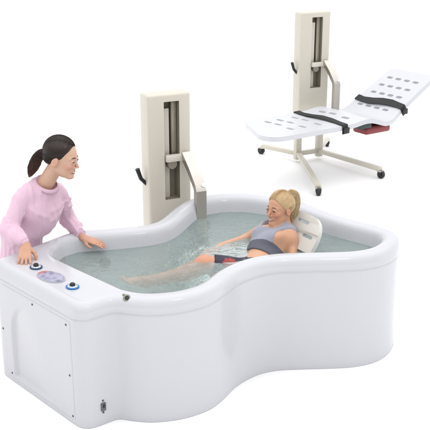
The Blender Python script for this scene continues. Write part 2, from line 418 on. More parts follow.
# control display and dials on the deck
DZ = .7505
ax = math.atan2(e2[1], e2[0])
def deck_part(name, x, y, a, rx, ry, h, mat, parent, z=DZ, lip=.003, seg=40):
    bm = bmesh.new(); add_lathe(bm, [(1, -.003), (1, h - lip * .4), (1 - .05, h), (0, h + .0005)], (0, 0, 0), (0, 0, 1), seg)
    for v in bm.verts: v.co = Vector((v.co.x * rx, v.co.y * ry, v.co.z))
    bmesh.ops.recalc_face_normals(bm, faces=bm.faces)
    o = sharp(obj(name, bm, mat, parent), 40); o.location = (x, y, z); o.rotation_euler = (0, 0, a); return o
dsp = deck_part('control_display', -.927, 4.712, ax + R(4), .105, .062, .006, principled('bezel', (.42, .42, .48), .25, metal=.3), tub)
scr = deck_part('screen', 0, 0, 0, .097, .055, .0035, M['display'], dsp, z=.006)
def dial(x, y, base, name='dial'):
    d = deck_part(name, x, y, ax, .040, .036, .008, base, tub)
    deck_part('dial_ring', 0, 0, 0, .030, .027, .003, M['white'], d, z=.008)
    for k in range(9):
        a = k * 2 * math.pi / 9
        b = bmesh.new(); add_box(b, (.024 * math.cos(a), .022 * math.sin(a), .0118), (.007, .003, .0015), Matrix.Rotation(a, 3, 'Z'))
        obj('dial_mark', b, base, d, smooth=False)
    lathe('dial_button', [(0, .026), (.011, .026), (.015, .022), (.0165, .010)], (0, 0, 0), (0, 0, 1), M['black'], d, 20)
    return d
dial(-.785, 4.570, M['blue'])
dial(-1.040, 4.858, M['darkblue'])

# overflow fitting where deck meets front rim
ofx = Vector((-.475, 4.452, .735)); oa = Vector((.10, -.75, .55)).normalized()
of = lathe('overflow_fitting', [(.0, .012), (.012, .012), (.013, .017), (.018, .017), (.022, .010), (.023, -.012)], ofx, oa, M['brass'], tub, 24)
lathe('fitting_core', [(0, .020), (.012, .020), (.0135, .011)], ofx, oa, M['black'], of, 16)
lathe('fitting_cap', [(0, .010), (.006, .009), (.009, .004), (.0095, -.006)], ofx + Vector((-.018, .016, .012)), (0, -.2, 1), M['brass'], of, 14)

# hydro jets on the inner wall, under water
for (jx, jy, jz) in ((-.05, 6.10, .57), (-.72, 5.44, .56), (.55, 6.05, .54)):
    k = int(np.argmin(np.linalg.norm(I - np.array((jx, jy)), axis=1))); p = I[k] + NI[k] * .022
    lathe('water_jet', [(0, .008), (.018, .008), (.022, .014), (.036, .012), (.040, -.01)], (p[0], p[1], jz), (NI[k][0], NI[k][1], .1), M['green'], tub, 22)

# ------------------------------------------------------------------ lifts
def lift(label, loc, rz, w, d, top, body_bottom, carriage, arm_low, fwd, slot_len):
    t = empty('patient_lift', loc, rz); tag(t, label, 'lift', 'white and cream patient lifts with a slotted column')
    bm = bmesh.new(); add_box(bm, (0, 0, (top + body_bottom) / 2), (w, d, top - body_bottom), None, .018, 3)
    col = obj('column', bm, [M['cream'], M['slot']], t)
    sx0, sx1 = -.13 * w, .225 * w; sz1 = top - .055; sz0 = sz1 - slot_len
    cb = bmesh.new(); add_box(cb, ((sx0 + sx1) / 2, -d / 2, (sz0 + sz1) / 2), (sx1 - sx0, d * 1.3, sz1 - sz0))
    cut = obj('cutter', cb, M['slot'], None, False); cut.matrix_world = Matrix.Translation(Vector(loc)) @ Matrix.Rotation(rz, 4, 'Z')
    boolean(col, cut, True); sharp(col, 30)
    yb = -d / 2 + d * .45
    box('guide_rail', (sx0 + (sx1 - sx0) * .36, yb, (sz0 + sz1) / 2 - .03), ((sx1 - sx0) * .36, .02, sz1 - sz0 - .06), M['cream_light'], t, None, .003)
    box('rack_rail', (sx0 + (sx1 - sx0) * .80, yb - .012, (carriage + sz1) / 2), ((sx1 - sx0) * .34, .03, sz1 - carriage - .004), M['steel_dark'], t, None, .003)
    car = box('carriage', ((sx0 + .30 * w) / 2 + .003, -d / 2 - .002, carriage - .012), (.30 * w - sx0 - .006, .05, .048), M['cream_light'], t, None, .006)
    lathe('carriage_roller', [(0, .02), (.034, .02), (.038, .012), (.038, -.02), (0, -.02)], ((sx0 + sx1) / 2, -d / 2 + .012, carriage - .058), (0, -1, 0), M['steel_dark'], car, 24)
    xa = .355 * w
    bm = bmesh.new(); y0 = -d / 2 - .03
    pts = [(xa, y0 + .012, carriage + .012), (xa, y0 - fwd * .5, carriage - .085), (xa, y0 - fwd * .93, carriage - .175), (xa, y0 - fwd, carriage - .205), (xa, y0 - fwd, arm_low)]
    bar_path(bm, pts, .078, .045)
    arm = sharp(obj('lift_arm', bm, M['steel'], t), 25)
    for f_, r_ in ((.45, .011), (.9, .016)):
        p = (xa + (.0 if f_ < .6 else .022), y0 - fwd * f_ - .02, carriage + .005 - .195 * f_)
        lathe('bolt', [(0, .012), (r_, .012), (r_, -.008)], p, (0, -.75, .55), M['chrome'] if f_ > .6 else M['steel_dark'], arm, 6 if f_ > .6 else 16)
    h = tube('release_handle', [(-w / 2 + .01, .0, top - .66), (-w / 2 - .035, 0, top - .61), (-w / 2 - .06, 0, top - .535)], [.013, .015, .017], M['black'], t)
    return t

lift1 = lift('cream lift column standing behind the bathtub waist, with its steel arm reaching into the water', (-.355, 6.31, 0), R(27), .332, .15, 1.500, .02, 1.046, .42, .215, .72)
box('base_plate', (0, 0, .0095), (.42, .24, .019), M['cream'], lift1, None, .003)

lift2 = lift('cream wheeled lift trolley standing behind the bathtub, carrying a white folding stretcher board', (1.065, 9.98, 0), R(28), .385, .14, 1.675, .40, 1.12, .52, .20, .77)
rotI = Matrix.Rotation(-R(28), 3, 'Z')
def loc2(x, y, z=0.): return rotI @ (Vector((x, y, z)) - Vector((1.065, 9.98, 0)))
for sx in (-.145, .145): box('post', (sx, 0, .22), (.072, .06, .372), M['cream'], lift2, None, .004)
box('cross_bar', (0, 0, .10), (.214, .05, .05), M['cream'], lift2, None, .004)
def leg(p, q, zt=.10):
    a, b = Vector(p), Vector(q); d = b - a; L = d.length; rot = Matrix.Rotation(math.atan2(d.y, d.x) - math.pi / 2, 3, 'Z')
    lg = box('leg', ((a.x + b.x) / 2, (a.y + b.y) / 2, zt - .002), (.055, L, .045), M['cream'], lift2, rot, .006)
    c = Vector((b.x, b.y, 0)); 
    cs = box('caster', (c.x, c.y, .078), (.06, .06, .014), M['steel'], lg, rot, .002)
    dirw = rot @ Vector((1, 0, 0))
    for s in (-1, 1): box('fork', tuple(Vector((c.x, c.y, .052)) + dirw * .024 * s + (rot @ Vector((0, .008, 0)))), (.006, .05, .05), M['black'], cs, rot, .002)
    lathe('wheel', [(0, .016), (.022, .016), (.024, .019), (.040, .019), (.043, .012), (.043, -.012), (.040, -.019), (.024, -.019), (.022, -.016), (0, -.016)], tuple(Vector((c.x, c.y, .043)) + (rot @ Vector((0, .012, 0)))), tuple(dirw), M['rubber'], cs, 26)
    return lg
L1, L2 = loc2(1.038, 8.654), loc2(1.768, 9.262)
leg((-.145, -.028, 0), L1); leg((.145, -.028, 0), L2)
leg((-.145, .02, 0), loc2(.553, 10.263)); leg((.145, .02, 0), loc2(1.36, 10.62))

def board(name, parent, mw, outline, thick, slots, profile, mat, bends, holes_res=8):
    """flat plate outline in (s, w), slots cut through, then bent along profile(s) -> (along, up) with mw mapping to parent space"""
    bm = bmesh.new()
    vs = [bm.verts.new((x, y, 0)) for x, y in outline]; f = bm.faces.new(vs); bm.normal_update()
    if f.normal.z < 0: bmesh.ops.reverse_faces(bm, faces=[f])
    r = bmesh.ops.extrude_face_region(bm, geom=[f])
    for v in [g for g in r['geom'] if isinstance(g, bmesh.types.BMVert)]: v.co.z = thick
    bmesh.ops.recalc_face_normals(bm, faces=bm.faces)
    o = obj(name, bm, mat, None)
    cb = bmesh.new()
    for (s, w_, ls, lw) in slots:
        rr = min(ls, lw) / 2; pts = []
        for (cx, cy, a0) in ((ls / 2 - rr, lw / 2 - rr, 0), (-ls / 2 + rr, lw / 2 - rr, 90), (-ls / 2 + rr, -lw / 2 + rr, 180), (ls / 2 - rr, -lw / 2 + rr, 270)):
            for k in range(5): a = R(a0 + k * 22.5); pts.append((s + cx + rr * math.cos(a), w_ + cy + rr * math.sin(a)))
        A_ = [cb.verts.new((x, y, -.1)) for x, y in pts]; B_ = [cb.verts.new((x, y, .2)) for x, y in pts]; n = len(A_)
        for i in range(n): cb.faces.new((A_[i], A_[(i + 1) % n], B_[(i + 1) % n], B_[i]))
        cb.faces.new(A_[::-1]); cb.faces.new(B_)
    bmesh.ops.remove_doubles(cb, verts=cb.verts, dist=1e-6); bmesh.ops.recalc_face_normals(cb, faces=cb.faces)
    boolean(o, obj('cutter', cb, None, None, False))
    bm = bmesh.new(); bm.from_mesh(o.data)
    for s in bends:
        bmesh.ops.bisect_plane(bm, geom=list(bm.verts) + list(bm.edges) + list(bm.faces), plane_co=(s, 0, 0), plane_no=(1, 0, 0), dist=1e-6)
    es = [e for e in bm.edges if len(e.link_faces) == 2 and e.calc_face_angle(0) > 1.2]
    try: bmesh.ops.bevel(bm, geom=es, offset=min(.008, thick * .3), segments=2, affect='EDGES', clamp_overlap=True)
    except Exception: pass
    for v in bm.verts: v.co = mw @ Vector(profile(v.co.x, v.co.y, v.co.z))
    bm.to_mesh(o.data); bm.free(); o.data.polygons.foreach_set('use_smooth', [True] * len(o.data.polygons))
    sharp(o, 38); o.parent = parent; return o

def rounded(poly, rads, n=8):
    out = []; m = len(poly)
    for i in range(m): out += [tuple(p) for p in fillet(poly[i], poly[i - 1], poly[(i + 1) % m], rads[i], n)]
    return out

# folding stretcher of the trolley (far edge w=0, near edge w=-WB)
WB = .775; SF = 1.475; SBk = .735; ang = R(29)
ua = R(34.9); Ax, Ay, Az = .308, 9.165, .600
ax_s = Vector((math.cos(ua), math.sin(ua), 0)); ax_w = Vector((-math.sin(ua), math.cos(ua), 0)); ax_n = Vector((0, 0, 1))
mwB = Matrix.Translation(Vector((Ax, Ay, Az))) @ Matrix((ax_s, ax_w, ax_n)).transposed().to_4x4()
toL2 = (Matrix.Translation(Vector((1.065, 9.98, 0))) @ Matrix.Rotation(R(28), 4, 'Z')).inverted()
def prof2(s, w_, z):
    # gently waved, level seat section rising round a bend into the back section
    r = .38; b0 = SF - r * math.tan(ang / 2)
    if s <= b0: a, x, h = 0, s, 0
    elif s <= b0 + r * ang: a = (s - b0) / r; x = b0 + r * math.sin(a); h = r * (1 - math.cos(a))
    else:
        q = s - b0 - r * ang; a = ang; x = b0 + r * math.sin(ang) + q * math.cos(ang); h = r * (1 - math.cos(ang)) + q * math.sin(ang)
    wave = .030 * math.exp(-((s - 1.02) / .17) ** 2) - .038 * math.exp(-((s - 1.32) / .16) ** 2)
    return (x - math.sin(a) * z, w_, h + wave + math.cos(a) * z)
oB = rounded([(-.02, 0), (-.345, -WB), (SF - .22, -WB), (SF + .12, -.70), (SF + SBk, -.665), (SF + SBk, 0)], [.16, .17, .3, .3, .05, .05])
slB = []
for s, ls in ((.16, .075), (.32, .075), (.52, .075), (.90, .075)):
    for k in (-.19, -.33, -.55): slB.append((s + (.02 if k == -.33 else 0), k, .046, .105))
for s in (SF + .06, SF + .29, SF + .43, SF + .57):
    for k in (-.13, -.26, -.39, -.52): slB.append((s, k, .036, .082))
bends = [.55 + .035 * i for i in range(36)]
brd = board('stretcher_board', lift2, toL2 @ mwB, oB, .047, slB, prof2, M['board'], bends)
def strap_at(s, name='strap', WB=WB):
    bm = bmesh.new(); pr = []
    for (w_, z) in ((.006, -.03), (.008, .045), (.0, .063), (-.10, .060), (-.24, .066), (-.37, .074), (-.50, .066), (-.64, .060), (-WB, .063), (-WB - .008, .045), (-WB - .006, -.03)):
        ws = .038 * (1 + .25 * (abs(w_ + .37) < .2))
        pr.append([toL2 @ mwB @ Vector(prof2(s + k * ws + .02 * math.sin(w_ * 9), w_, z + dz)) for k, dz in ((-1, 0), (1, 0), (1, -.006), (-1, -.006))])
    rs = [[bm.verts.new(p) for p in r_] for r_ in pr]
    for a, b in zip(rs, rs[1:]):
        for k in range(4): bm.faces.new((a[k], a[(k + 1) % 4], b[(k + 1) % 4], b[k]))
    bm.faces.new(rs[0]); bm.faces.new(rs[-1][::-1]); bmesh.ops.recalc_face_normals(bm, faces=bm.faces)
    st = sharp(obj(name, bm, M['strap'], brd), 50)
    return st
strap_at(.70); strap_at(SF + .15, WB=.70)
def inB(s, w_, z): return toL2 @ mwB @ Vector(prof2(s, w_, z))
for s, wb in ((.70, WB), (SF + .15, .70)):
    c = inB(s, -wb - .014, .0); box('strap_buckle', tuple(c), (.075, .018, .06), M['black'], brd, Matrix.Rotation(ua - R(28), 3, 'Z'), .004)
rB = Matrix.Rotation(ua - R(28), 3, 'Z')
box('hinge_pad', tuple(inB(1.24, -.60, -.055)), (.36, .22, .08), M['red'], lift2, rB, .03, 3)
box('hinge_bracket', tuple(inB(1.03, -.62, -.035)), (.16, .22, .06), M['green'], lift2, rB, .006)
cA = inB(1.0, -.28, -.03)
box('board_support', (.154, -.45, .555), (.10, .50, .05), M['steel'], lift2, None, .004)

# backrest of the lift in the tub
toL1 = (Matrix.Translation(Vector((-.355, 6.31, 0))) @ Matrix.Rotation(R(27), 4, 'Z')).inverted()
bd = Vector((.80, .52, 0)).normalized(); ba = R(56)
e_s = Vector((bd.x * math.cos(ba), bd.y * math.cos(ba), math.sin(ba))); e_w = Vector((-bd.y, bd.x, 0)); e_n = e_s.cross(e_w)
if e_n.z < 0: e_n = -e_n
mw1 = Matrix.Translation(Vector((.401, 5.426, .446))) @ Matrix((e_s, e_w, e_n)).transposed().to_4x4()
def prof1(s, w_, z):
    c = .25 * w_ * w_ * 2
    if s < 0: return (s * .56 * 1.0, w_, -s * -.83 * .0 + z + (-s) * .55)
    return (s, w_, z + c - .10 * max(0, s - .25) ** 2 * 2)
o1 = rounded([(0, -.225), (.465, -.225), (.465, .225), (0, .225)], [.05, .17, .17, .05])
sl1 = [(.10, -.13, .022, .12), (.10, .13, .022, .12), (.22, -.13, .022, .12), (.22, .13, .022, .12), (.33, -.11, .022, .11), (.33, .11, .022, .11), (.41, 0, .020, .12)]
bk = board('backrest_board', lift1, toL1 @ mw1, o1, .030, sl1, prof1, M['boardcream'], [.03 * i for i in range(1, 16)])
bk['label'] = 'white slotted backrest board standing in the water'
# seat board under the bather, below the water, joined to the arm by a rail
sb = box('seat_board', tuple(toL1 @ Vector((.126, 5.246, .396))), (.72, .40, .03), M['boardcream'], lift1, Matrix.Rotation(R(33) - R(27), 3, 'Z'), .01)
a_l = Vector((.355 * .332, -.075 - .03 - .245, .43)); a_w = toL1.inverted() @ a_l
tube('seat_rail', [tuple(a_l), tuple(toL1 @ Vector((.05, 5.64, .395))), tuple(toL1 @ Vector((.126, 5.30, .38)))], .018, M['steel'], lift1)

# ------------------------------------------------------------------ signed distance bodies
class Field:
    def __init__(s, lo, hi, res):
        s.lo = np.array(lo, float); s.res = res; s.n = np.ceil((np.array(hi) - s.lo) / res).astype(int) + 1
        s.d = np.full(s.n, 1., np.float32)
    def grid(s, lo, hi):
        a = np.clip(np.floor((np.array(lo) - s.lo) / s.res).astype(int), 0, s.n); b = np.clip(np.ceil((np.array(hi) - s.lo) / s.res).astype(int) + 1, 0, s.n)
        sl = tuple(slice(x, y) for x, y in zip(a, b))
        g = [(s.lo[k] + s.res * np.arange(a[k], b[k])).astype(np.float32).reshape([-1 if q == k else 1 for q in range(3)]) for k in range(3)]
        return sl, g
    def put(s, f, lo, hi, k, op='add'):
        m = max(k, 0) + 3 * s.res
        sl, g = s.grid(np.array(lo) - m, np.array(hi) + m)
        if min(s.d[sl].shape) == 0: return
        new = f(*g); old = s.d[sl]
        if op == 'sub': new = -new
        sg = 1 if op == 'add' else -1
        a, b = sg * old, sg * new
        if k > 0:
            h = np.clip(.5 + .5 * (a - b) / k, 0, 1); r = a * (1 - h) + b * h - k * h * (1 - h)
        else: r = np.minimum(a, b)
        s.d[sl] = sg * r
    def cap(s, a, b, ra, rb=None, k=.01, op='add', flat=None):
        rb = ra if rb is None else rb; a = np.array(a, float); b = np.array(b, float); ba = b - a; bb = max(float(ba @ ba), 1e-9)
        R_ = max(ra, rb)
        def f(X, Y, Z):
            px, py, pz = X - a[0], Y - a[1], Z - a[2]
            t = np.clip((px * ba[0] + py * ba[1] + pz * ba[2]) / bb, 0, 1)
            qx, qy, qz = px - t * ba[0], py - t * ba[1], pz - t * ba[2]
            if flat is not None:
                n, sc = flat; q = qx * n[0] + qy * n[1] + qz * n[2]; e = q * (1 / sc - 1); qx, qy, qz = qx + e * n[0], qy + e * n[1], qz + e * n[2]
            return np.sqrt(qx * qx + qy * qy + qz * qz) - (ra + (rb - ra) * t)
        s.put(f, np.minimum(a, b) - R_, np.maximum(a, b) + R_, k, op)
    def chain(s, pts, rads, k=.01, op='add', flat=None):
        for i in range(len(pts) - 1): s.cap(pts[i], pts[i + 1], rads[i], rads[i + 1], k, op, flat)
    def ell(s, c, r, rot=None, k=.01, op='add'):
        c = np.array(c, float); r = np.array(r, float); rm = np.eye(3) if rot is None else np.array(rot)   # columns: local axes in world
        def f(X, Y, Z):
            px, py, pz = X - c[0], Y - c[1], Z - c[2]
            q = [(px * rm[0, i] + py * rm[1, i] + pz * rm[2, i]) for i in range(3)]
            k0 = np.sqrt(sum((q[i] / r[i]) ** 2 for i in range(3))); k1 = np.sqrt(sum((q[i] / r[i] ** 2) ** 2 for i in range(3))) + 1e-9
            return k0 * (k0 - 1) / k1
        ext = np.sqrt(((rm * r) ** 2).sum(1))
        s.put(f, c - ext, c + ext, k, op)
    def plane(s, p, n, k=.005):
        """keep the side the normal points away from"""
        p = np.array(p, float); n = np.array(n, float); n /= np.linalg.norm(n)
        sl, g = s.grid(s.lo, s.lo + s.n * s.res)
        new = (g[0] - p[0]) * n[0] + (g[1] - p[1]) * n[1] + (g[2] - p[2]) * n[2]
        h = np.clip(.5 - .5 * (s.d - new) / k, 0, 1); s.d = (s.d * (1 - h) + new * h + k * h * (1 - h)).astype(np.float32)
    def displace(s, f):
        sl, g = s.grid(s.lo, s.lo + s.n * s.res); s.d = (s.d + f(*g)).astype(np.float32)
    def mesh(s, name):
        d = s.d; sg = d < 0
        c = np.zeros(np.array(d.shape) - 1, np.uint8)
        for i in (0, 1):
            for j in (0, 1):
                for k in (0, 1): c += sg[i:i + c.shape[0], j:j + c.shape[1], k:k + c.shape[2]]
        act = np.argwhere((c > 0) & (c < 8)); ids = np.full(c.shape, -1, np.int64); ids[tuple(act.T)] = np.arange(len(act))
        acc = np.zeros((len(act), 3)); cnt = np.zeros(len(act))
        for axis in range(3):
            o1_, o2_ = [a for a in range(3) if a != axis]
            for u in (0, 1):
                for v in (0, 1):
                    p = act.copy(); p[:, o1_] += u; p[:, o2_] += v; q = p.copy(); q[:, axis] += 1
                    da, db = d[tuple(p.T)], d[tuple(q.T)]; cr = (da < 0) != (db < 0)
                    t = np.where(cr, da / np.where(cr, da - db, 1), 0)
                    pos = p.astype(float); pos[:, axis] += t; acc += pos * cr[:, None]; cnt += cr
        V = s.lo + s.res * acc / cnt[:, None]
        Fs = []
        for axis in range(3):
            o1_, o2_ = (axis + 1) % 3, (axis + 2) % 3
            sl0 = [slice(1, -1)] * 3; sl0[axis] = slice(0, -1); sl1 = [slice(1, -1)] * 3; sl1[axis] = slice(1, None)
            A_, B_ = sg[tuple(sl0)], sg[tuple(sl1)]
            E_ = np.argwhere(A_ != B_); base = E_ + 1; base[:, axis] -= 1
            def cid(du, dv):
                p = base.copy(); p[:, o1_] += du; p[:, o2_] += dv; return ids[tuple(p.T)]
            q = np.stack([cid(-1, -1), cid(0, -1), cid(0, 0), cid(-1, 0)], 1)
            flip = ~A_[tuple(E_.T)]; q[flip] = q[flip][:, ::-1]; Fs.append(q)
        Fq = np.vstack(Fs); Fq = Fq[(Fq >= 0).all(1)]
        # two rounds of gentle smoothing over quad edges
        ea = np.vstack([Fq[:, [0, 1]], Fq[:, [1, 2]], Fq[:, [2, 3]], Fq[:, [3, 0]]])
        for lam in (.5, -.35, .5):
            sm = np.zeros_like(V); n = np.zeros(len(V)); np.add.at(sm, ea[:, 0], V[ea[:, 1]]); np.add.at(sm, ea[:, 1], V[ea[:, 0]]); np.add.at(n, ea.ravel(), 1)
            V = V + lam * (sm / np.maximum(n, 1)[:, None] - V)
        me = bpy.data.meshes.new(name); me.vertices.add(len(V)); me.vertices.foreach_set('co', V.astype(np.float32).ravel())
        me.loops.add(Fq.size); me.loops.foreach_set('vertex_index', Fq.astype(np.int32).ravel())
        me.polygons.add(len(Fq)); me.polygons.foreach_set('loop_start', np.arange(0, Fq.size, 4, dtype=np.int32)); me.polygons.foreach_set('loop_total', np.full(len(Fq), 4, np.int32))
        me.update(calc_edges=True); me.validate(); return me, V

def set_tint(me, cols):
    a = me.color_attributes.new('tint', 'FLOAT_COLOR', 'POINT'); c = np.ones((len(me.vertices), 4), np.float32); c[:, :3] = cols; a.data.foreach_set('color', c.ravel())

class Head:
    def __init__(s, c, fwd, up, sc=1.):
        f = np.array(fwd, float); f /= np.linalg.norm(f); u = np.array(up, float); l = np.cross(u, f); l /= np.linalg.norm(l); u = np.cross(f, l)
        s.c = np.array(c, float); s.B = np.stack([f, l, u], 1); s.sc = sc
    def w(s, p): return s.c + s.B @ (np.array(p, float) * s.sc)
    def loc(s, V): return ((V - s.c) @ s.B) / s.sc
    def sculpt(s, F, smile=0.):
        S = s.sc; E = lambda c, r, k=.01, op='add', rot=None: F.ell(s.w(c), np.array(r) * S, s.B if rot is None else s.B @ rot, k * S, op)
        C = lambda a, b, ra, rb, k=.01, op='add': F.cap(s.w(a), s.w(b), ra * S, rb * S, k * S, op)
        E((-.012, 0, .028), (.096, .075, .086), .02)
        E((.026, 0, -.033), (.060, .054, .080), .022)
        for y in (1, -1):
            C((.0, .048 * y, -.058), (.062, .014 * y, -.096), .015, .014, .020)
            C((.080, .012 * y, .018), (.064, .044 * y, .016), .008, .008, .014)
            E((.061, .038 * y, -.026), (.019, .016, .017), .022)
        E((.071, 0, -.096), (.017, .019, .015), .016)
        C((.083, 0, .008), (.1035, 0, -.031), .0065, .0088, .010)
        for y in (1, -1):
            E((.090, .012 * y, -.037), (.010, .0065, .0065), .006)
            E((.099, .033 * y, .000), (.0135, .016, .010), .012, 'sub')
        for y in (1, -1):
            F.ell(s.w((.0762, .032 * y, -.0005)), np.array((.0112, .0112, .0112)) * S, None, .002 * S)
            F.chain([s.w((.0785, .0190 * y, .0030)), s.w((.0858, .030 * y, .0075)), s.w((.0820, .040 * y, .0068)), s.w((.0755, .0465 * y, .0015))], [.0038 * S] * 4, .004 * S)
            F.chain([s.w((.0800, .0205 * y, -.0055)), s.w((.0838, .031 * y, -.0092)), s.w((.0765, .0450 * y, -.0050))], [.0036 * S] * 3, .005 * S)
        # mouth
        for y in (1, -1):
            C((.0895, .003 * y, -.0605), (.080, .026 * y, -.0625 + smile), .0044, .0026, .005)
            C((.0880, .002 * y, -.0740), (.080, .025 * y, -.0675 + smile), .0048, .0026, .005)
        if smile: F.chain([s.w((.087, -.021, -.0625)), s.w((.095, 0, -.0668)), s.w((.087, .021, -.0625))], [.0030 * S, .0042 * S, .0030 * S], .002 * S, 'sub')
        for y in (1, -1):
            ce, se = math.cos(.35), math.sin(.35)
            rot = np.array([[ce, 0, se], [0, 1, 0], [-se, 0, ce]])
            E((-.010, .080 * y, -.012), (.019, .009, .033), .006, 'add', rot)
            E((-.006, .089 * y, -.010), (.009, .006, .018), .004, 'sub', rot)
    def colours(s, V, base, lip, blush):
        q = s.loc(V); col = np.tile(np.array(base, float), (len(V), 1))
        def mixin(m, c): col[:] = col * (1 - m[:, None]) + np.array(c) * m[:, None]
        for y in (1, -1):
            d = np.linalg.norm((q - np.array((.07, .045 * y, -.03))) / np.array((.04, .028, .022)), axis=1); mixin(np.clip(1.2 - d, 0, .55), blush)
            d = np.linalg.norm((q - np.array((-.008, .083 * y, -.014))) / np.array((.025, .012, .035)), axis=1); mixin(np.clip(1.1 - d, 0, .5), blush)
        d = np.linalg.norm((q - np.array((.105, 0, -.036))) / np.array((.02, .018, .018)), axis=1); mixin(np.clip(1.1 - d, 0, .35), blush)
        d = np.linalg.norm((q - np.array((.090, 0, -.067))) / np.array((.016, .0255, .0115)), axis=1); mixin(np.clip((1.12 - d) * 4, 0, .7), lip)
        return col
    def features(s, parent, browmat, smile=False):
        S = s.sc
        for y in (1, -1):
            ce = s.w((.0762, .032 * y, -.0005)); d = s.B @ np.array((.97, .12 * y, -.12))
            bm = bmesh.new(); bmesh.ops.create_uvsphere(bm, u_segments=16, v_segments=12, radius=.0119 * S, matrix=Matrix.Translation(ce))
            for f in bm.faces:
                n = np.array(f.calc_center_median()) - ce
                f.material_index = 1 if (n @ d) / np.linalg.norm(n) > .80 else 0
            obj('eye', bm, [M['eyewhite'], M['iris']], parent)
            pts = [s.w((.0893 - .0045 * t - .0055 * t * t, (.032 + .0140 * t) * y, .0036 - .0036 * t * t)) for t in np.linspace(-1, 1, 7)]
            tube('eyelashes', pts, [.0008 * S, .0014 * S, .0018 * S, .0020 * S, .0021 * S, .0020 * S, .0012 * S], M['iris'], parent, 6)
            pts = [s.w((.0885 - .012 * t, (.015 + .032 * t) * y, .0235 + .008 * t - .011 * t * t)) for t in np.linspace(0, 1, 7)]
            tube('eyebrow', pts, [.0022 * S, .0030 * S, .0031 * S, .0029 * S, .0024 * S, .0018 * S, .0008 * S], browmat, parent, 6)
        if smile:
            pts = [s.w((.0878 - .009 * t * t, .019 * t, -.0665 + .0035 * t * t)) for t in np.linspace(-1, 1, 7)]
            tube('teeth', pts, .0042 * S, M['eyewhite'], parent, 6)
    def hair(s, parent, mat, base, tip, tie, hairline, tail, tail_r, name='hair', nstr=420, tie_mat=None, lift_=.0, seed=3, volume=.010):
        """cap of combed-back hair running from the hairline to the tie, with fine strands, and a ponytail"""
        rg = np.random.default_rng(seed); S = s.sc
        c0 = np.array((-.012, 0, .028)); rad = np.array((.1005, .0785, .0945))
        def unit(p): q = (np.array(p) - c0) / rad; return q / np.linalg.norm(q)
        hl = catmull([unit(p) for p in hairline], 8); hl = resample(hl, 121); hl = np.vstack([hl, (hl[1:-1] * np.array((1, -1, 1)))[::-1]]); nh = len(hl)
        td = unit(tie); T_ = 22
        def path(u, t, extra=0.):
            a = u; w_ = math.acos(np.clip(a @ td, -1, 1)); 
            if w_ < 1e-4: p = td
            else: p = (math.sin((1 - t) * w_) * a + math.sin(t * w_) * td) / math.sin(w_)
            r = 1 + extra - .032 * math.exp(-13 * t)
            bulge = (.0015 + volume * math.sin(math.pi * min(1, t * 1.02)) ** 1.15)
            return s.w(c0 + p * rad * r + p * bulge)
        bm = bmesh.new(); cl = bm.verts.layers.float_color.new('tint')
        def setc(vs, c):
            for v in vs: v[cl] = (*c, 1)
        rows = []; sk = rg.random(nh); streak = .80 + .34 * (.5 * sk + .25 * np.roll(sk, 1) + .25 * np.roll(sk, -1))
        for j in range(T_ + 1):
            t = j / T_ * .97; row = []
            for i in range(nh):
                gro = .0015 * math.sin(i * 2.1) * math.sin(math.pi * t) * .35 + .0015 * math.sin(i * .7 + 1)
                v = bm.verts.new(path(hl[i], t, gro - (.02 if j == 0 else 0))); v[cl] = (*(np.array(base) * streak[i] * (.94 + .12 * rg.random())), 1); row.append(v)
            rows.append(row)
        for a, b in zip(rows, rows[1:]):
            for i in range(nh): bm.faces.new((a[i], a[(i + 1) % nh], b[(i + 1) % nh], b[i]))
        bmesh.ops.recalc_face_normals(bm, faces=bm.faces)
        for _ in range(nstr):
            i = rg.integers(nh); st = rg.random() ** 2 * .35; wob = rg.normal() * .006; l0 = .002 + .010 * rg.random()
            ph = rg.random() * 6
            pts = []
            for q in range(11):
                t = st + (.985 - st) * q / 10
                u = hl[i] + .05 * wob * math.sin(q * .8 + ph); u = u / np.linalg.norm(u)
                pts.append(path(u, t, l0 * math.sin(math.pi * q / 10) ** .5 * (1 if q else 0) + .002))
            n0 = len(bm.verts); add_tube(bm, pts, [.0003 * S] + [.0006 * S] * 9 + [.0005 * S], 3)
            bm.verts.ensure_lookup_table(); k = .74 + .5 * rg.random(); setc([bm.verts[z] for z in range(n0, len(bm.verts))], np.array(base) * k + np.array(tip) * .12 * rg.random())
        tp = catmull([s.w(p) if len(p) == 3 else p for p in tail], 6); tp = resample(tp, 24)
        # core and strands of the ponytail
        n0 = len(bm.verts); prof = [tail_r(q / 23) for q in range(24)]
        add_tube(bm, [Vector(p) for p in tp], [max(.002, r_ * .86) for r_ in prof], 14)
        bm.verts.ensure_lookup_table()
        for z in range(n0, len(bm.verts)): 
            f_ = min(1, (z - n0) / (14 * 24)); bm.verts[z][cl] = (*(np.array(base) * (1 - f_) + np.array(tip) * f_) * .85, 1)
        for _ in range(900):
            a0 = rg.random() * 6.28; rr = .75 + .35 * rg.random(); end = int(15 + 9 * rg.random()); ph = rg.random() * 6; amp = rg.random() * .004
            pts = []; x = None
            for q in range(end):
                d = Vector(tp[min(q + 1, 23)] - tp[max(q - 1, 0)]).normalized(); fm = frame_of(d, tuple(s.B[:, 1]))
                a = a0 + .25 * math.sin(q * .3 + ph)
                pts.append(Vector(tp[q]) + (fm.col[0] * math.cos(a) + fm.col[1] * math.sin(a)) * (prof[q] * rr + amp * math.sin(q * .6 + ph)))
            n0 = len(bm.verts); add_tube(bm, pts, [.0007 * S] * (end - 1) + [.0003], 3)
            bm.verts.ensure_lookup_table(); k = .75 + .5 * rg.random(); nv_ = len(bm.verts) - n0
            for z in range(n0, len(bm.verts)):
                f_ = (z - n0) / nv_; bm.verts[z][cl] = (*((np.array(base) * (1 - f_) + np.array(tip) * f_) * k), 1)
        h = obj(name, bm, mat, parent)
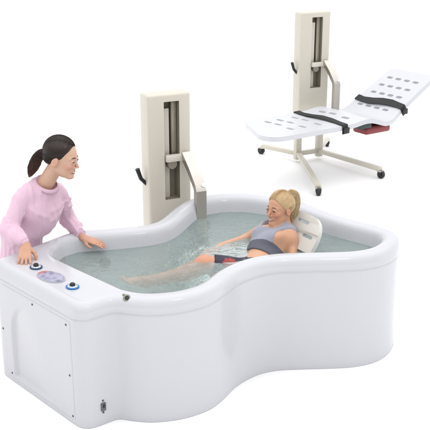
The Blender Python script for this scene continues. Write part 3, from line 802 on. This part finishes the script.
        if tie_mat is not None:
            q = tp[1]; d = tp[2] - tp[0]
            lathe('hair_tie', [(prof[1] * 1.0, -.008), (prof[1] * 1.25, -.004), (prof[1] * 1.25, .004), (prof[1] * 1.0, .008)], tuple(q), tuple(d), tie_mat, parent, 18)
        return h

def hand(F, wrist, dirn, dorsal, thumb_side, curls, spread=.06, sc=.92, thumb=((.022, .026, -.006), (.045, .046, -.016), (.070, .054, -.022), (.090, .053, -.026))):
    x = np.array(dirn, float); x /= np.linalg.norm(x); z = np.array(dorsal, float); z -= x * (x @ z); z /= np.linalg.norm(z); y = np.cross(z, x) * thumb_side
    w0 = np.array(wrist, float); P = lambda p: w0 + sc * (x * p[0] + y * p[1] + z * p[2])
    ky = (.029, .010, -.009, -.027); kx = (.090, .094, .090, .082)
    for a, b in zip(ky, kx): F.cap(P((.005, a * .55, 0)), P((b, a, 0)), .0155 * sc, .0120 * sc, .010, 'add', (z, .85))
    F.cap(P((-.01, 0, 0)), P((.03, 0, 0)), .025 * sc, .024 * sc, .012, 'add', (z, .72))
    L = ((.040, .024, .019), (.044, .028, .020), (.041, .026, .019), (.032, .020, .017))
    tips = []
    for n, (a, b) in enumerate(zip(ky, kx)):
        p = np.array((b, a, 0.)); ang_ = 0.; sp = spread * (1.5 - n)
        rads = (.0092, .0085, .0078, .0066)
        if n == 3: rads = tuple(r * .88 for r in rads)
        pts = [P(p)]; cu = curls[n] if hasattr(curls[0], '__len__') else curls
        for l, cr in zip(L[n], cu):
            ang_ += cr; d = np.array((math.cos(ang_) * math.cos(sp), math.cos(ang_) * math.sin(sp), -math.sin(ang_))); p = p + d * l; pts.append(P(p))
        F.chain(pts, [r * sc for r in rads], .0025); tips.append((pts[-1], pts[-2]))
    F.chain([P(t) for t in thumb], [.0135 * sc, .0118 * sc, .0098 * sc, .0075 * sc], .006)
    return P, tips

# ------------------------------------------------------------------ carer in the pink gown
def carer():
    F = Field((-1.52, 4.62, -.004), (-.56, 5.66, 1.60), .0042)
    face = np.array((.95, -.20, -.19)); H = Head((-.898, 5.130, 1.352), face, (.22, -.03, .95), 1.06)
    H.sculpt(F, .006)
    neckb = np.array((-1.025, 5.185, 1.155)); hips = np.array((-1.205, 5.265, .84)); chest = np.array((-1.075, 5.19, 1.03))
    F.cap(H.w((-.026, 0, -.055)), neckb, .046, .052, .02)
    rs, ls = np.array((-1.145, 5.075, 1.105)), np.array((-.950, 5.285, 1.075))
    re, le = np.array((-1.225, 5.000, .935)), np.array((-.925, 5.375, .875))
    rw, lw = np.array((-1.100, 4.876, .884)), np.array((-.815, 5.270, .785))
    g = np.array((.70, -.72, 0)) / 1.0
    F.cap(rs, ls, .038, .038, .03); F.ell(chest, (.12, .08, .16), np.stack([(ls - rs) / np.linalg.norm(ls - rs), g, (0, 0, 1)], 1), .04)
    F.cap(chest, hips, .08, .085, .04)
    F.cap(rs, re, .036, .034, .02); F.cap(re, rw, .036, .024, .02); F.cap(ls, le, .036, .032, .02); F.cap(le, lw, .036, .024, .02)
    lat = np.array((.70, .70, 0))
    for s in (-1, 1):
        hp = hips + lat * .05 * s + np.array((0, 0, -.06)); kn = np.array((-1.24, 5.34, .46)) + lat * .09 * s; an = np.array((-1.26, 5.38, .145)) + lat * .09 * s
        F.cap(hp + (0, 0, .0), kn, .060, .052, .03); F.cap(kn, an, .052, .035, .02); F.cap(an + (0, 0, -.03), an + g * .13 + (0, 0, -.055), .034, .028, .02)
    # right hand closing over the dark dial; left hand flat on the far inner rim
    P1, t1_ = hand(F, rw + (.004, -.006, -.004), (.06, -.84, -.50), (.0, -.42, .90), 1, ((.10, .50, .35), (.05, .42, .3), (.02, .40, .3), (.02, .45, .3)), .13, 1.02,
                   thumb=((.020, .026, -.006), (.042, .050, -.016), (.062, .060, -.026), (.078, .060, -.034)))
    P2, t2_ = hand(F, lw + (.004, -.004, -.002), (.95, -.22, -.24), (.1, -.25, .96), -1, (.08, .10, .05), .02, .86)
    me, V = F.mesh('person')
    col = H.colours(V, (.60, .375, .27), (.52, .17, .15), (.62, .29, .22))
    hands = V[:, 2] < 1.0
    col[hands] = np.array((.55, .30, .20))
    for tip, prev in t1_ + t2_:
        d = np.linalg.norm(V - (tip + (0, 0, .004)), axis=1); m = np.clip((.009 - d) / .003, 0, .8)[:, None]; col = col * (1 - m) + np.array((.66, .36, .30)) * m
    set_tint(me, col)
    o = obj('person', me, M['skin_n']); tag(o, 'carer in a pink long-sleeved gown with dark ponytail, leaning over the bathtub end', 'person')
    H.features(o, M['brow_n'], True)
    hl = [(.072, 0, .092), (.069, .026, .088), (.062, .048, .070), (.046, .066, .046), (.030, .074, .022), (.020, .078, .010), (.006, .082, .026), (-.018, .082, .024), (-.034, .078, -.006), (-.046, .068, -.040), (-.064, .040, -.066), (-.072, 0, -.074)]
    H.hair(o, M['hair_n'], (.026, .014, .010), (.085, .030, .016), (-.112, 0, -.002), hl,
           [(-.100, 0, 0.), (-.124, 0, -.008), (-.145, .002, -.045), (-.162, .004, -.100), (-.180, .006, -.165)],
           lambda t: .015 + .016 * math.sin(math.pi * min(1, t * .8 + .12)) - .010 * max(0, t - .7) / .3, tie_mat=M['black'], nstr=4200, volume=.007)
    # gown
    G = Field((-1.62, 4.72, .20), (-.62, 5.74, 1.30), .0055)
    latv = (ls - rs) / np.linalg.norm(ls - rs); B = np.stack([latv, g, (0, 0, 1)], 1)
    G.cap(rs + (.0, .01, .000), ls + (-.02, .0, .000), .052, .052, .03)
    G.cap(rs + (.03, .03, .03), neckb + (0, 0, -.02), .05, .06, .05); G.cap(ls + (-.03, -.02, .03), neckb + (0, 0, -.02), .05, .06, .05)
    G.ell(chest + (0, 0, -.01), (.148, .102, .18), B, .05)
    for s in (-1, 1): G.ell(chest + g * .07 + latv * .065 * s + (0, 0, -.02), (.055, .042, .060), B, .05)
    G.cap(chest + (0, 0, -.08), hips, .112, .120, .06); G.cap(hips, hips + (-.03, .06, -.30), .120, .140, .06); G.cap(hips + (-.03, .06, -.30), hips + (-.05, .09, -.60), .140, .165, .06)
    # loose sleeves, elastic at the wrist, with bunched folds
    def sleeve(a, b, c, r0, r1, r2, seed):
        rg = np.random.default_rng(seed)
        G.cap(a, b, r0, r1, .012); m = b + (c - b) * .55; G.cap(b, m, r1, r1 * .92, .03); G.cap(m, c, r1 * .88, r2, .02)
        for q in range(7):
            t = (q + .5) / 7; 
            if t < .5: p0 = a + (b - a) * t * 2; r = r0 + (r1 - r0) * t * 2; d = b - a
            else: p0 = b + (c - b) * (t - .5) * 2; r = r1 + (r2 - r1) * (t - .5) * 2; d = c - b
            fm = np.array(frame_of(d)); ph = rg.random() * 6.28; dd = np.array(d) / np.linalg.norm(d)
            pts = [p0 + fm[:, 0] * math.cos(ph + k * .45) * r * .98 + fm[:, 1] * math.sin(ph + k * .45) * r * .98 + dd * (k - 3) * .010 * rg.normal() for k in range(7)]
            G.chain(pts, [.001, .004, .006, .007, .006, .004, .001], .014)
    sleeve(rs + (-.006, .0, -.005), re + (.006, .0, .0), rw + (-.012, .010, .014), .054, .056, .034, 1)
    sleeve(ls + (.004, .0, -.005), le + (.0, -.004, .0), lw + (-.020, .025, .018), .052, .050, .034, 2)
    # long folds on chest and skirt
    rg = np.random.default_rng(5)
    for q in range(26):
        u = rg.uniform(-1, 1); a = chest + latv * u * .11 + g * (.098 - .05 * u * u) + (0, 0, rg.uniform(-.02, .10)); b = hips + latv * (u * .11 + rg.normal() * .03) + g * (.085 - .05 * u * u) + (0, 0, rg.uniform(-.10, .10))
        mid = (a + b) / 2 + g * .012; G.chain([a, mid, b], [.002, .006, .004], .018)
    for q in range(22):
        ph = q / 22 * 6.28; dr = latv * math.cos(ph) + g * math.sin(ph); a = hips + (0, 0, -.06) + dr * .118; b = hips + (-.05, .09, -.60) + dr * .172
        G.chain([a, (a + b) / 2 + dr * .006, b], [.006, .018, .022], .03)
    for q in range(3):   # pulls from the armpits
        s = rs if q % 2 else ls; sg_ = 1 if q % 2 else -1
        a = s + g * .055 + (0, 0, -.05 - .012 * q) + latv * .02 * sg_; b = chest + g * .12 + latv * (-.02 * sg_) + (0, 0, -.02 - .03 * q); G.chain([a, (a + b) / 2 + g * .006, b], [.004, .007, .003], .022)
    def folds(X, Y, Z):
        a = (X * .7 + Y * .7) * 62 + 2.2 * np.sin(Z * 9 + X * 8) + 1.1 * np.sin(Z * 21 + Y * 13); b = (X * .7 + Y * .7) * 37 - 1.8 * np.sin(Z * 7 - 1) + Z * 4
        return -.0052 * (1 - np.abs(np.sin(a))) ** 2 * (.5 + .5 * np.sin(Z * 11 + X * 17 + 1)) - .0052 * (1 - np.abs(np.sin(b))) ** 3 + .003
    G.displace(folds)
    G.displace(lambda X, Y, Z: +.0003 * np.sin(X * 61 + 9 * np.sin(Z * 23)) * np.sin(Y * 57 + 8 * np.sin(Z * 19)) * np.sin(Z * 31 + X * 12))
    G.ell(neckb + (.030, -.022, .045), (.070, .070, .068), None, .008, 'sub')
    G.plane((0, 0, .262), (0, 0, -1), .01)
    gm, _ = G.mesh('gown'); gown = obj('gown', gm, M['gown'], o)
    # collar band and button placket
    cpts = [neckb + (.020 + .066 * math.cos(a), -.016 + .066 * math.sin(a), .022 - .034 * math.cos(a + .8)) for a in np.linspace(0, 2 * math.pi, 25)]
    bm = bmesh.new(); rr = []
    for k, p in enumerate(cpts[:-1]):
        dr = np.array((math.cos(k * 2 * math.pi / 24), math.sin(k * 2 * math.pi / 24), 0)); p = np.array(p)
        rr.append([bm.verts.new(p + dr * a_ + np.array((0, 0, b_))) for a_, b_ in ((.008, -.016), (.006, .0), (.000, .009), (-.003, .009), (-.002, -.016))])
    for k in range(24):
        a_, b_ = rr[k], rr[(k + 1) % 24]
        for q in range(5): bm.faces.new((a_[q], a_[(q + 1) % 5], b_[(q + 1) % 5], b_[q]))
    bmesh.ops.recalc_face_normals(bm, faces=bm.faces); obj('collar', bm, M['gowntrim'], gown)
    for w_, e_, s_ in ((rw + (-.012, .010, .014), re, .033), (lw + (-.020, .025, .018), le, .033)):
        d = np.array(w_) - np.array(e_); bm = bmesh.new(); add_lathe(bm, [(s_ * .8, .016), (s_ * .98, .014), (s_ * 1.08, .004), (s_ * 1.0, -.004), (s_ * 1.08, -.012), (s_ * .9, -.022)], tuple(w_), tuple(d), 24)
        obj('cuff', bm, M['gowntrim'], gown)
    # trousers and clogs below the gown
    T = Field((-1.55, 5.14, 0), (-.95, 5.72, .62), .008)
    for s in (-1, 1):
        kn = np.array((-1.24, 5.34, .50)) + lat * .09 * s; an = np.array((-1.26, 5.38, .155)) + lat * .09 * s
        T.cap(kn, an, .082, .068, .01)
    T.plane((0, 0, .13), (0, 0, -1), .01)
    tm, _ = T.mesh('trousers'); obj('trousers', tm, M['scrubs'], o)
    for s in (-1, 1):
        S_ = Field((-1.55, 5.14, .03), (-.95, 5.72, .24), .006); an = np.array((-1.26, 5.38, .105)) + lat * .09 * s
        S_.cap(an, an + g * .15 + (0, 0, -.01), .046, .046, .02); S_.plane((0, 0, .0565), (0, 0, -1), .004)
        sm_, _ = S_.mesh('shoe'); obj('shoe', sm_, M['shoe'], o)
    return o
carer().location = (-.033, .154, -.055)

# ------------------------------------------------------------------ bather
def bather():
    F = Field((-.72, 4.62, .36), (.72, 5.78, 1.12), .0045)
    H = Head((.412, 5.385, .957), (-.77, -.64, .03), (.0, .0, 1.0), .93)
    H.sculpt(F, .005)
    neckb = np.array((.440, 5.425, .828)); hips = np.array((.245, 5.155, .59)); chest = np.array((.365, 5.335, .730))
    F.cap(H.w((-.030, 0, -.05)), neckb, .048, .050, .02)
    nr = np.array((.50, -.86, 0)); nr /= np.linalg.norm(nr)
    ns_, fs = np.array((.492, 5.308, .765)), np.array((.340, 5.545, .775))
    front = np.array((-.62, -.42, .66)); front /= np.linalg.norm(front)
    spine = neckb - hips; spine /= np.linalg.norm(spine); fr = np.cross(nr, spine); fr = fr if fr @ front > 0 else -fr
    B = np.stack([nr, fr, spine], 1)
    F.cap(ns_ + (0, 0, .0), fs, .044, .044, .03); F.cap(neckb + (0, 0, -.01), ns_ + (-.03, .04, .02), .038, .036, .03); F.cap(neckb + (0, 0, -.01), fs + (.03, -.04, .02), .038, .036, .03)
    F.ell(chest, (.122, .090, .16), B, .04)
    for s in (-1, 1): F.ell(chest + fr * .066 + nr * .060 * s + spine * .01, (.060, .052, .062), B, .03)
    F.cap(chest - spine * .08, hips, .100, .115, .05); F.ell(hips, (.160, .105, .11), B, .05)
    ne, nw = np.array((.490, 5.185, .600)), np.array((.28, 5.07, .60))
    F.chain([ns_, ne, nw], [.037, .031, .024], .015)
    fe, fw_ = np.array((.200, 5.545, .688)), np.array((.02, 5.38, .690))
    F.chain([fs, fe, fw_], [.038, .031, .024], .015)
    hand(F, nw, (-.85, -.30, -.2), (.0, -.5, .8), -1, (.2, .25, .15), .04, .9)
    hand(F, fw_, (-.85, -.5, -.1), (-.1, .2, .9), 1, (.2, .25, .15), .05, .9)
    nk, na = np.array((-.070, 5.110, .682)), np.array((-.395, 4.985, .622))
    nh = hips + nr * .02 + np.array((-.04, -.02, .015))
    F.chain([nh, nk], [.082, .052], .03); F.ell(nk + (-.008, -.004, .006), (.054, .050, .050), None, .02)
    F.chain([nk, nk + (na - nk) * .35 + (0, 0, -.026), na], [.046, .050, .031], .02)
    F.chain([na, na + np.array((-.075, -.03, .004)), na + np.array((-.140, -.055, .018))], [.032, .032, .021], .015)
    for q in range(5):
        tb = na + np.array((-.140, -.055, .018)) + np.array((.030, -.045, 0)) * (q - 2) * .5; F.cap(tb, tb + np.array((-.028, -.012, .012)), .010 if q else .013, .008, .004)
    fk, fa = np.array((-.03, 5.275, .615)), np.array((-.36, 5.13, .56))
    F.chain([hips - nr * .09, fk], [.088, .060], .03); F.chain([fk, fk + (fa - fk) * .35, fa], [.056, .054, .034], .02)
    F.chain([fa, fa + np.array((-.085, -.055, .01)), fa + np.array((-.15, -.08, .03))], [.034, .032, .022], .015)
    me, V = F.mesh('person')
    col = H.colours(V, (.58, .315, .20), (.50, .17, .14), (.60, .24, .15))
    low = V[:, 2] < .78; legm = (V[:, 0] < .16) & (V[:, 1] < 5.335); col[legm] = np.array((.56, .27, .17))
    set_tint(me, col)
    o = obj('person', me, M['skin_p']); tag(o, 'woman with blonde ponytail in grey tank top reclining in the bathtub water', 'person')
    H.features(o, M['brow_p'], True)
    hl = [(.076, 0, .084), (.073, .026, .080), (.064, .048, .066), (.048, .066, .044), (.032, .074, .022), (.020, .078, .008), (.006, .082, .026), (-.018, .082, .024), (-.034, .078, -.006), (-.046, .068, -.036), (-.066, .036, -.058), (-.074, 0, -.064)]
    H.hair(o, M['hair_p'], (.60, .43, .24), (.72, .56, .33), (-.098, 0, .066), hl,
           [(-.084, 0, .066), (-.112, 0, .082), (-.138, -.004, .062), (-.146, -.006, .015), (-.136, -.008, -.035), (-.126, -.010, -.125)],
           lambda t: .015 + .024 * math.sin(math.pi * min(1, t * .62 + .14)) - .010 * max(0, t - .75) / .25, tie_mat=M['brow_p'], nstr=4200, seed=9, volume=.008)
    # tank top
    G = Field((.08, 4.98, .50), (.72, 5.74, .95), .0042)
    i_ = .006
    G.ell(chest, (.122 + i_, .090 + i_, .16 + i_), B, .04)
    for s in (-1, 1): G.ell(chest + fr * .066 + nr * .060 * s + spine * .01, (.060 + i_, .052 + i_, .062 + i_), B, .03)
    G.cap(chest - spine * .08, hips, .100 + i_, .115 + i_, .05)
    for s in (-1, 1):
        sp_ = chest + spine * .15 + nr * .072 * s
        G.chain([chest + fr * .095 + nr * .085 * s + spine * .02, chest + fr * .075 + nr * .088 * s + spine * .085, sp_ + fr * .040 + (0, 0, .012), sp_ - fr * .02 + (0, 0, .014), chest - fr * .08 + nr * .07 * s + spine * .08], [.020, .018, .016, .016, .016], .012, 'add')
    G.ell(chest + fr * .105 + spine * .125, (.068, .07, .070), B, .012, 'sub')
    for s in (-1, 1): G.ell(chest + nr * .156 * s + spine * .085 + fr * .02, (.062, .11, .10), B, .012, 'sub')
    G.plane(chest - spine * .066, -spine, .006)
    tm, TV = G.mesh('tank_top'); tk = obj('tank_top', tm, M['tank'], o)
    W = Field((.08, 4.98, .46), (.72, 5.74, .90), .0042); i_ = .0095
    W.ell(chest, (.122 + i_, .090 + i_, .16 + i_), B, .04); W.cap(chest - spine * .08, hips, .100 + i_, .115 + i_, .05)
    for s in (-1, 1): W.ell(chest + fr * .066 + nr * .060 * s + spine * .01, (.060 + i_, .052 + i_, .062 + i_), B, .03)
    W.plane(chest - spine * .128, -spine, .004); W.plane(chest - spine * .052, spine, .004)
    wm, _ = W.mesh('chest_band'); obj('chest_band', wm, M['tankband'], tk)
    # shorts
    S_ = Field((-.12, 4.90, .40), (.52, 5.52, .80), .0055); i_ = .012
    S_.ell(hips, (.160 + i_, .105 + i_, .11 + i_), B, .05); S_.chain([nh, nk], [.084 + i_, .056 + i_], .03); S_.chain([hips - nr * .09, fk], [.090 + i_, .062 + i_], .03)
    S_.plane(nk + (nh - nk) * .17, nk - nh, .008); S_.displace(lambda X, Y, Z: .003 * np.sin(X * 70 + 7 * np.sin(Y * 30)) * np.sin(Y * 66 + Z * 40))
    sm_, SV = S_.mesh('shorts'); sh = obj('shorts', sm_, [M['shorts'], M['redpatch']], o)
    pc = nh + (nk - nh) * .50 + np.array((.02, -.055, .075))
    me = sh.data; cen_ = np.empty(len(me.polygons) * 3); me.polygons.foreach_get('center', cen_); cen_ = cen_.reshape(-1, 3)
    q = (cen_ - pc) / np.array((.046, .045, .05)); me.polygons.foreach_set('material_index', ((q ** 2).sum(1) + .35 * np.sin(cen_[:, 0] * 150 + cen_[:, 2] * 90) * np.sin(cen_[:, 1] * 130) < .9).astype(np.int32)); me.update()
    # lime cord at the nape
    tube('halter_cord', [neckb + (.020, -.052, .030), neckb + (.035, -.058, .0), neckb + (.045, -.068, -.030)], .0055, M['lime'], o, 8)
    return o
bather().location = (.006, .152, -.068)

# ------------------------------------------------------------------ world, lamps, camera
w = bpy.data.worlds.new('World'); scene.world = w; w.use_nodes = True; nt = w.node_tree; bg = nt.nodes['Background']
tc = nt.nodes.new('ShaderNodeTexCoord'); sx = nt.nodes.new('ShaderNodeSeparateXYZ'); nt.links.new(tc.outputs['Generated'], sx.inputs[0])
cr = nt.nodes.new('ShaderNodeValToRGB'); e = cr.color_ramp.elements
e[0].position = 0; e[0].color = (.06, .06, .065, 1); e[1].position = 1.; e[1].color = (1, 1, 1, 1)
nt.links.new(sx.outputs['Z'], cr.inputs[0]); nt.links.new(cr.outputs[0], bg.inputs['Color']); bg.inputs['Strength'].default_value = 2.36
def area(name, loc, target, size, power, col=(1, 1, 1), sy=None):
    l = bpy.data.lights.new(name, 'AREA'); l.energy = power; l.size = size; l.color = col
    if sy: l.shape = 'RECTANGLE'; l.size_y = sy
    o = bpy.data.objects.new(name, l); COL.objects.link(o); o.location = loc
    o.rotation_euler = (Vector(target) - Vector(loc)).to_track_quat('-Z', 'Y').to_euler(); return o
area('softbox_key', (2.0, 2.2, 4.4), (0.2, 5.2, .6), .9, 16)
cam = bpy.data.cameras.new('Camera'); co = bpy.data.objects.new('Camera', cam); COL.objects.link(co)
co.location = (0, 0, 2.72); co.rotation_euler = (R(90) - math.atan2(305, 900), 0, 0); cam.sensor_width = 36; cam.lens = 900 / 430 * 36; cam.clip_end = 300
scene.camera = co
scene.view_settings.view_transform = 'Standard'; scene.view_settings.look = 'None'; scene.view_settings.exposure = 0; scene.view_settings.gamma = 1
scene.cycles.max_bounces = 10; scene.cycles.transparent_max_bounces = 16
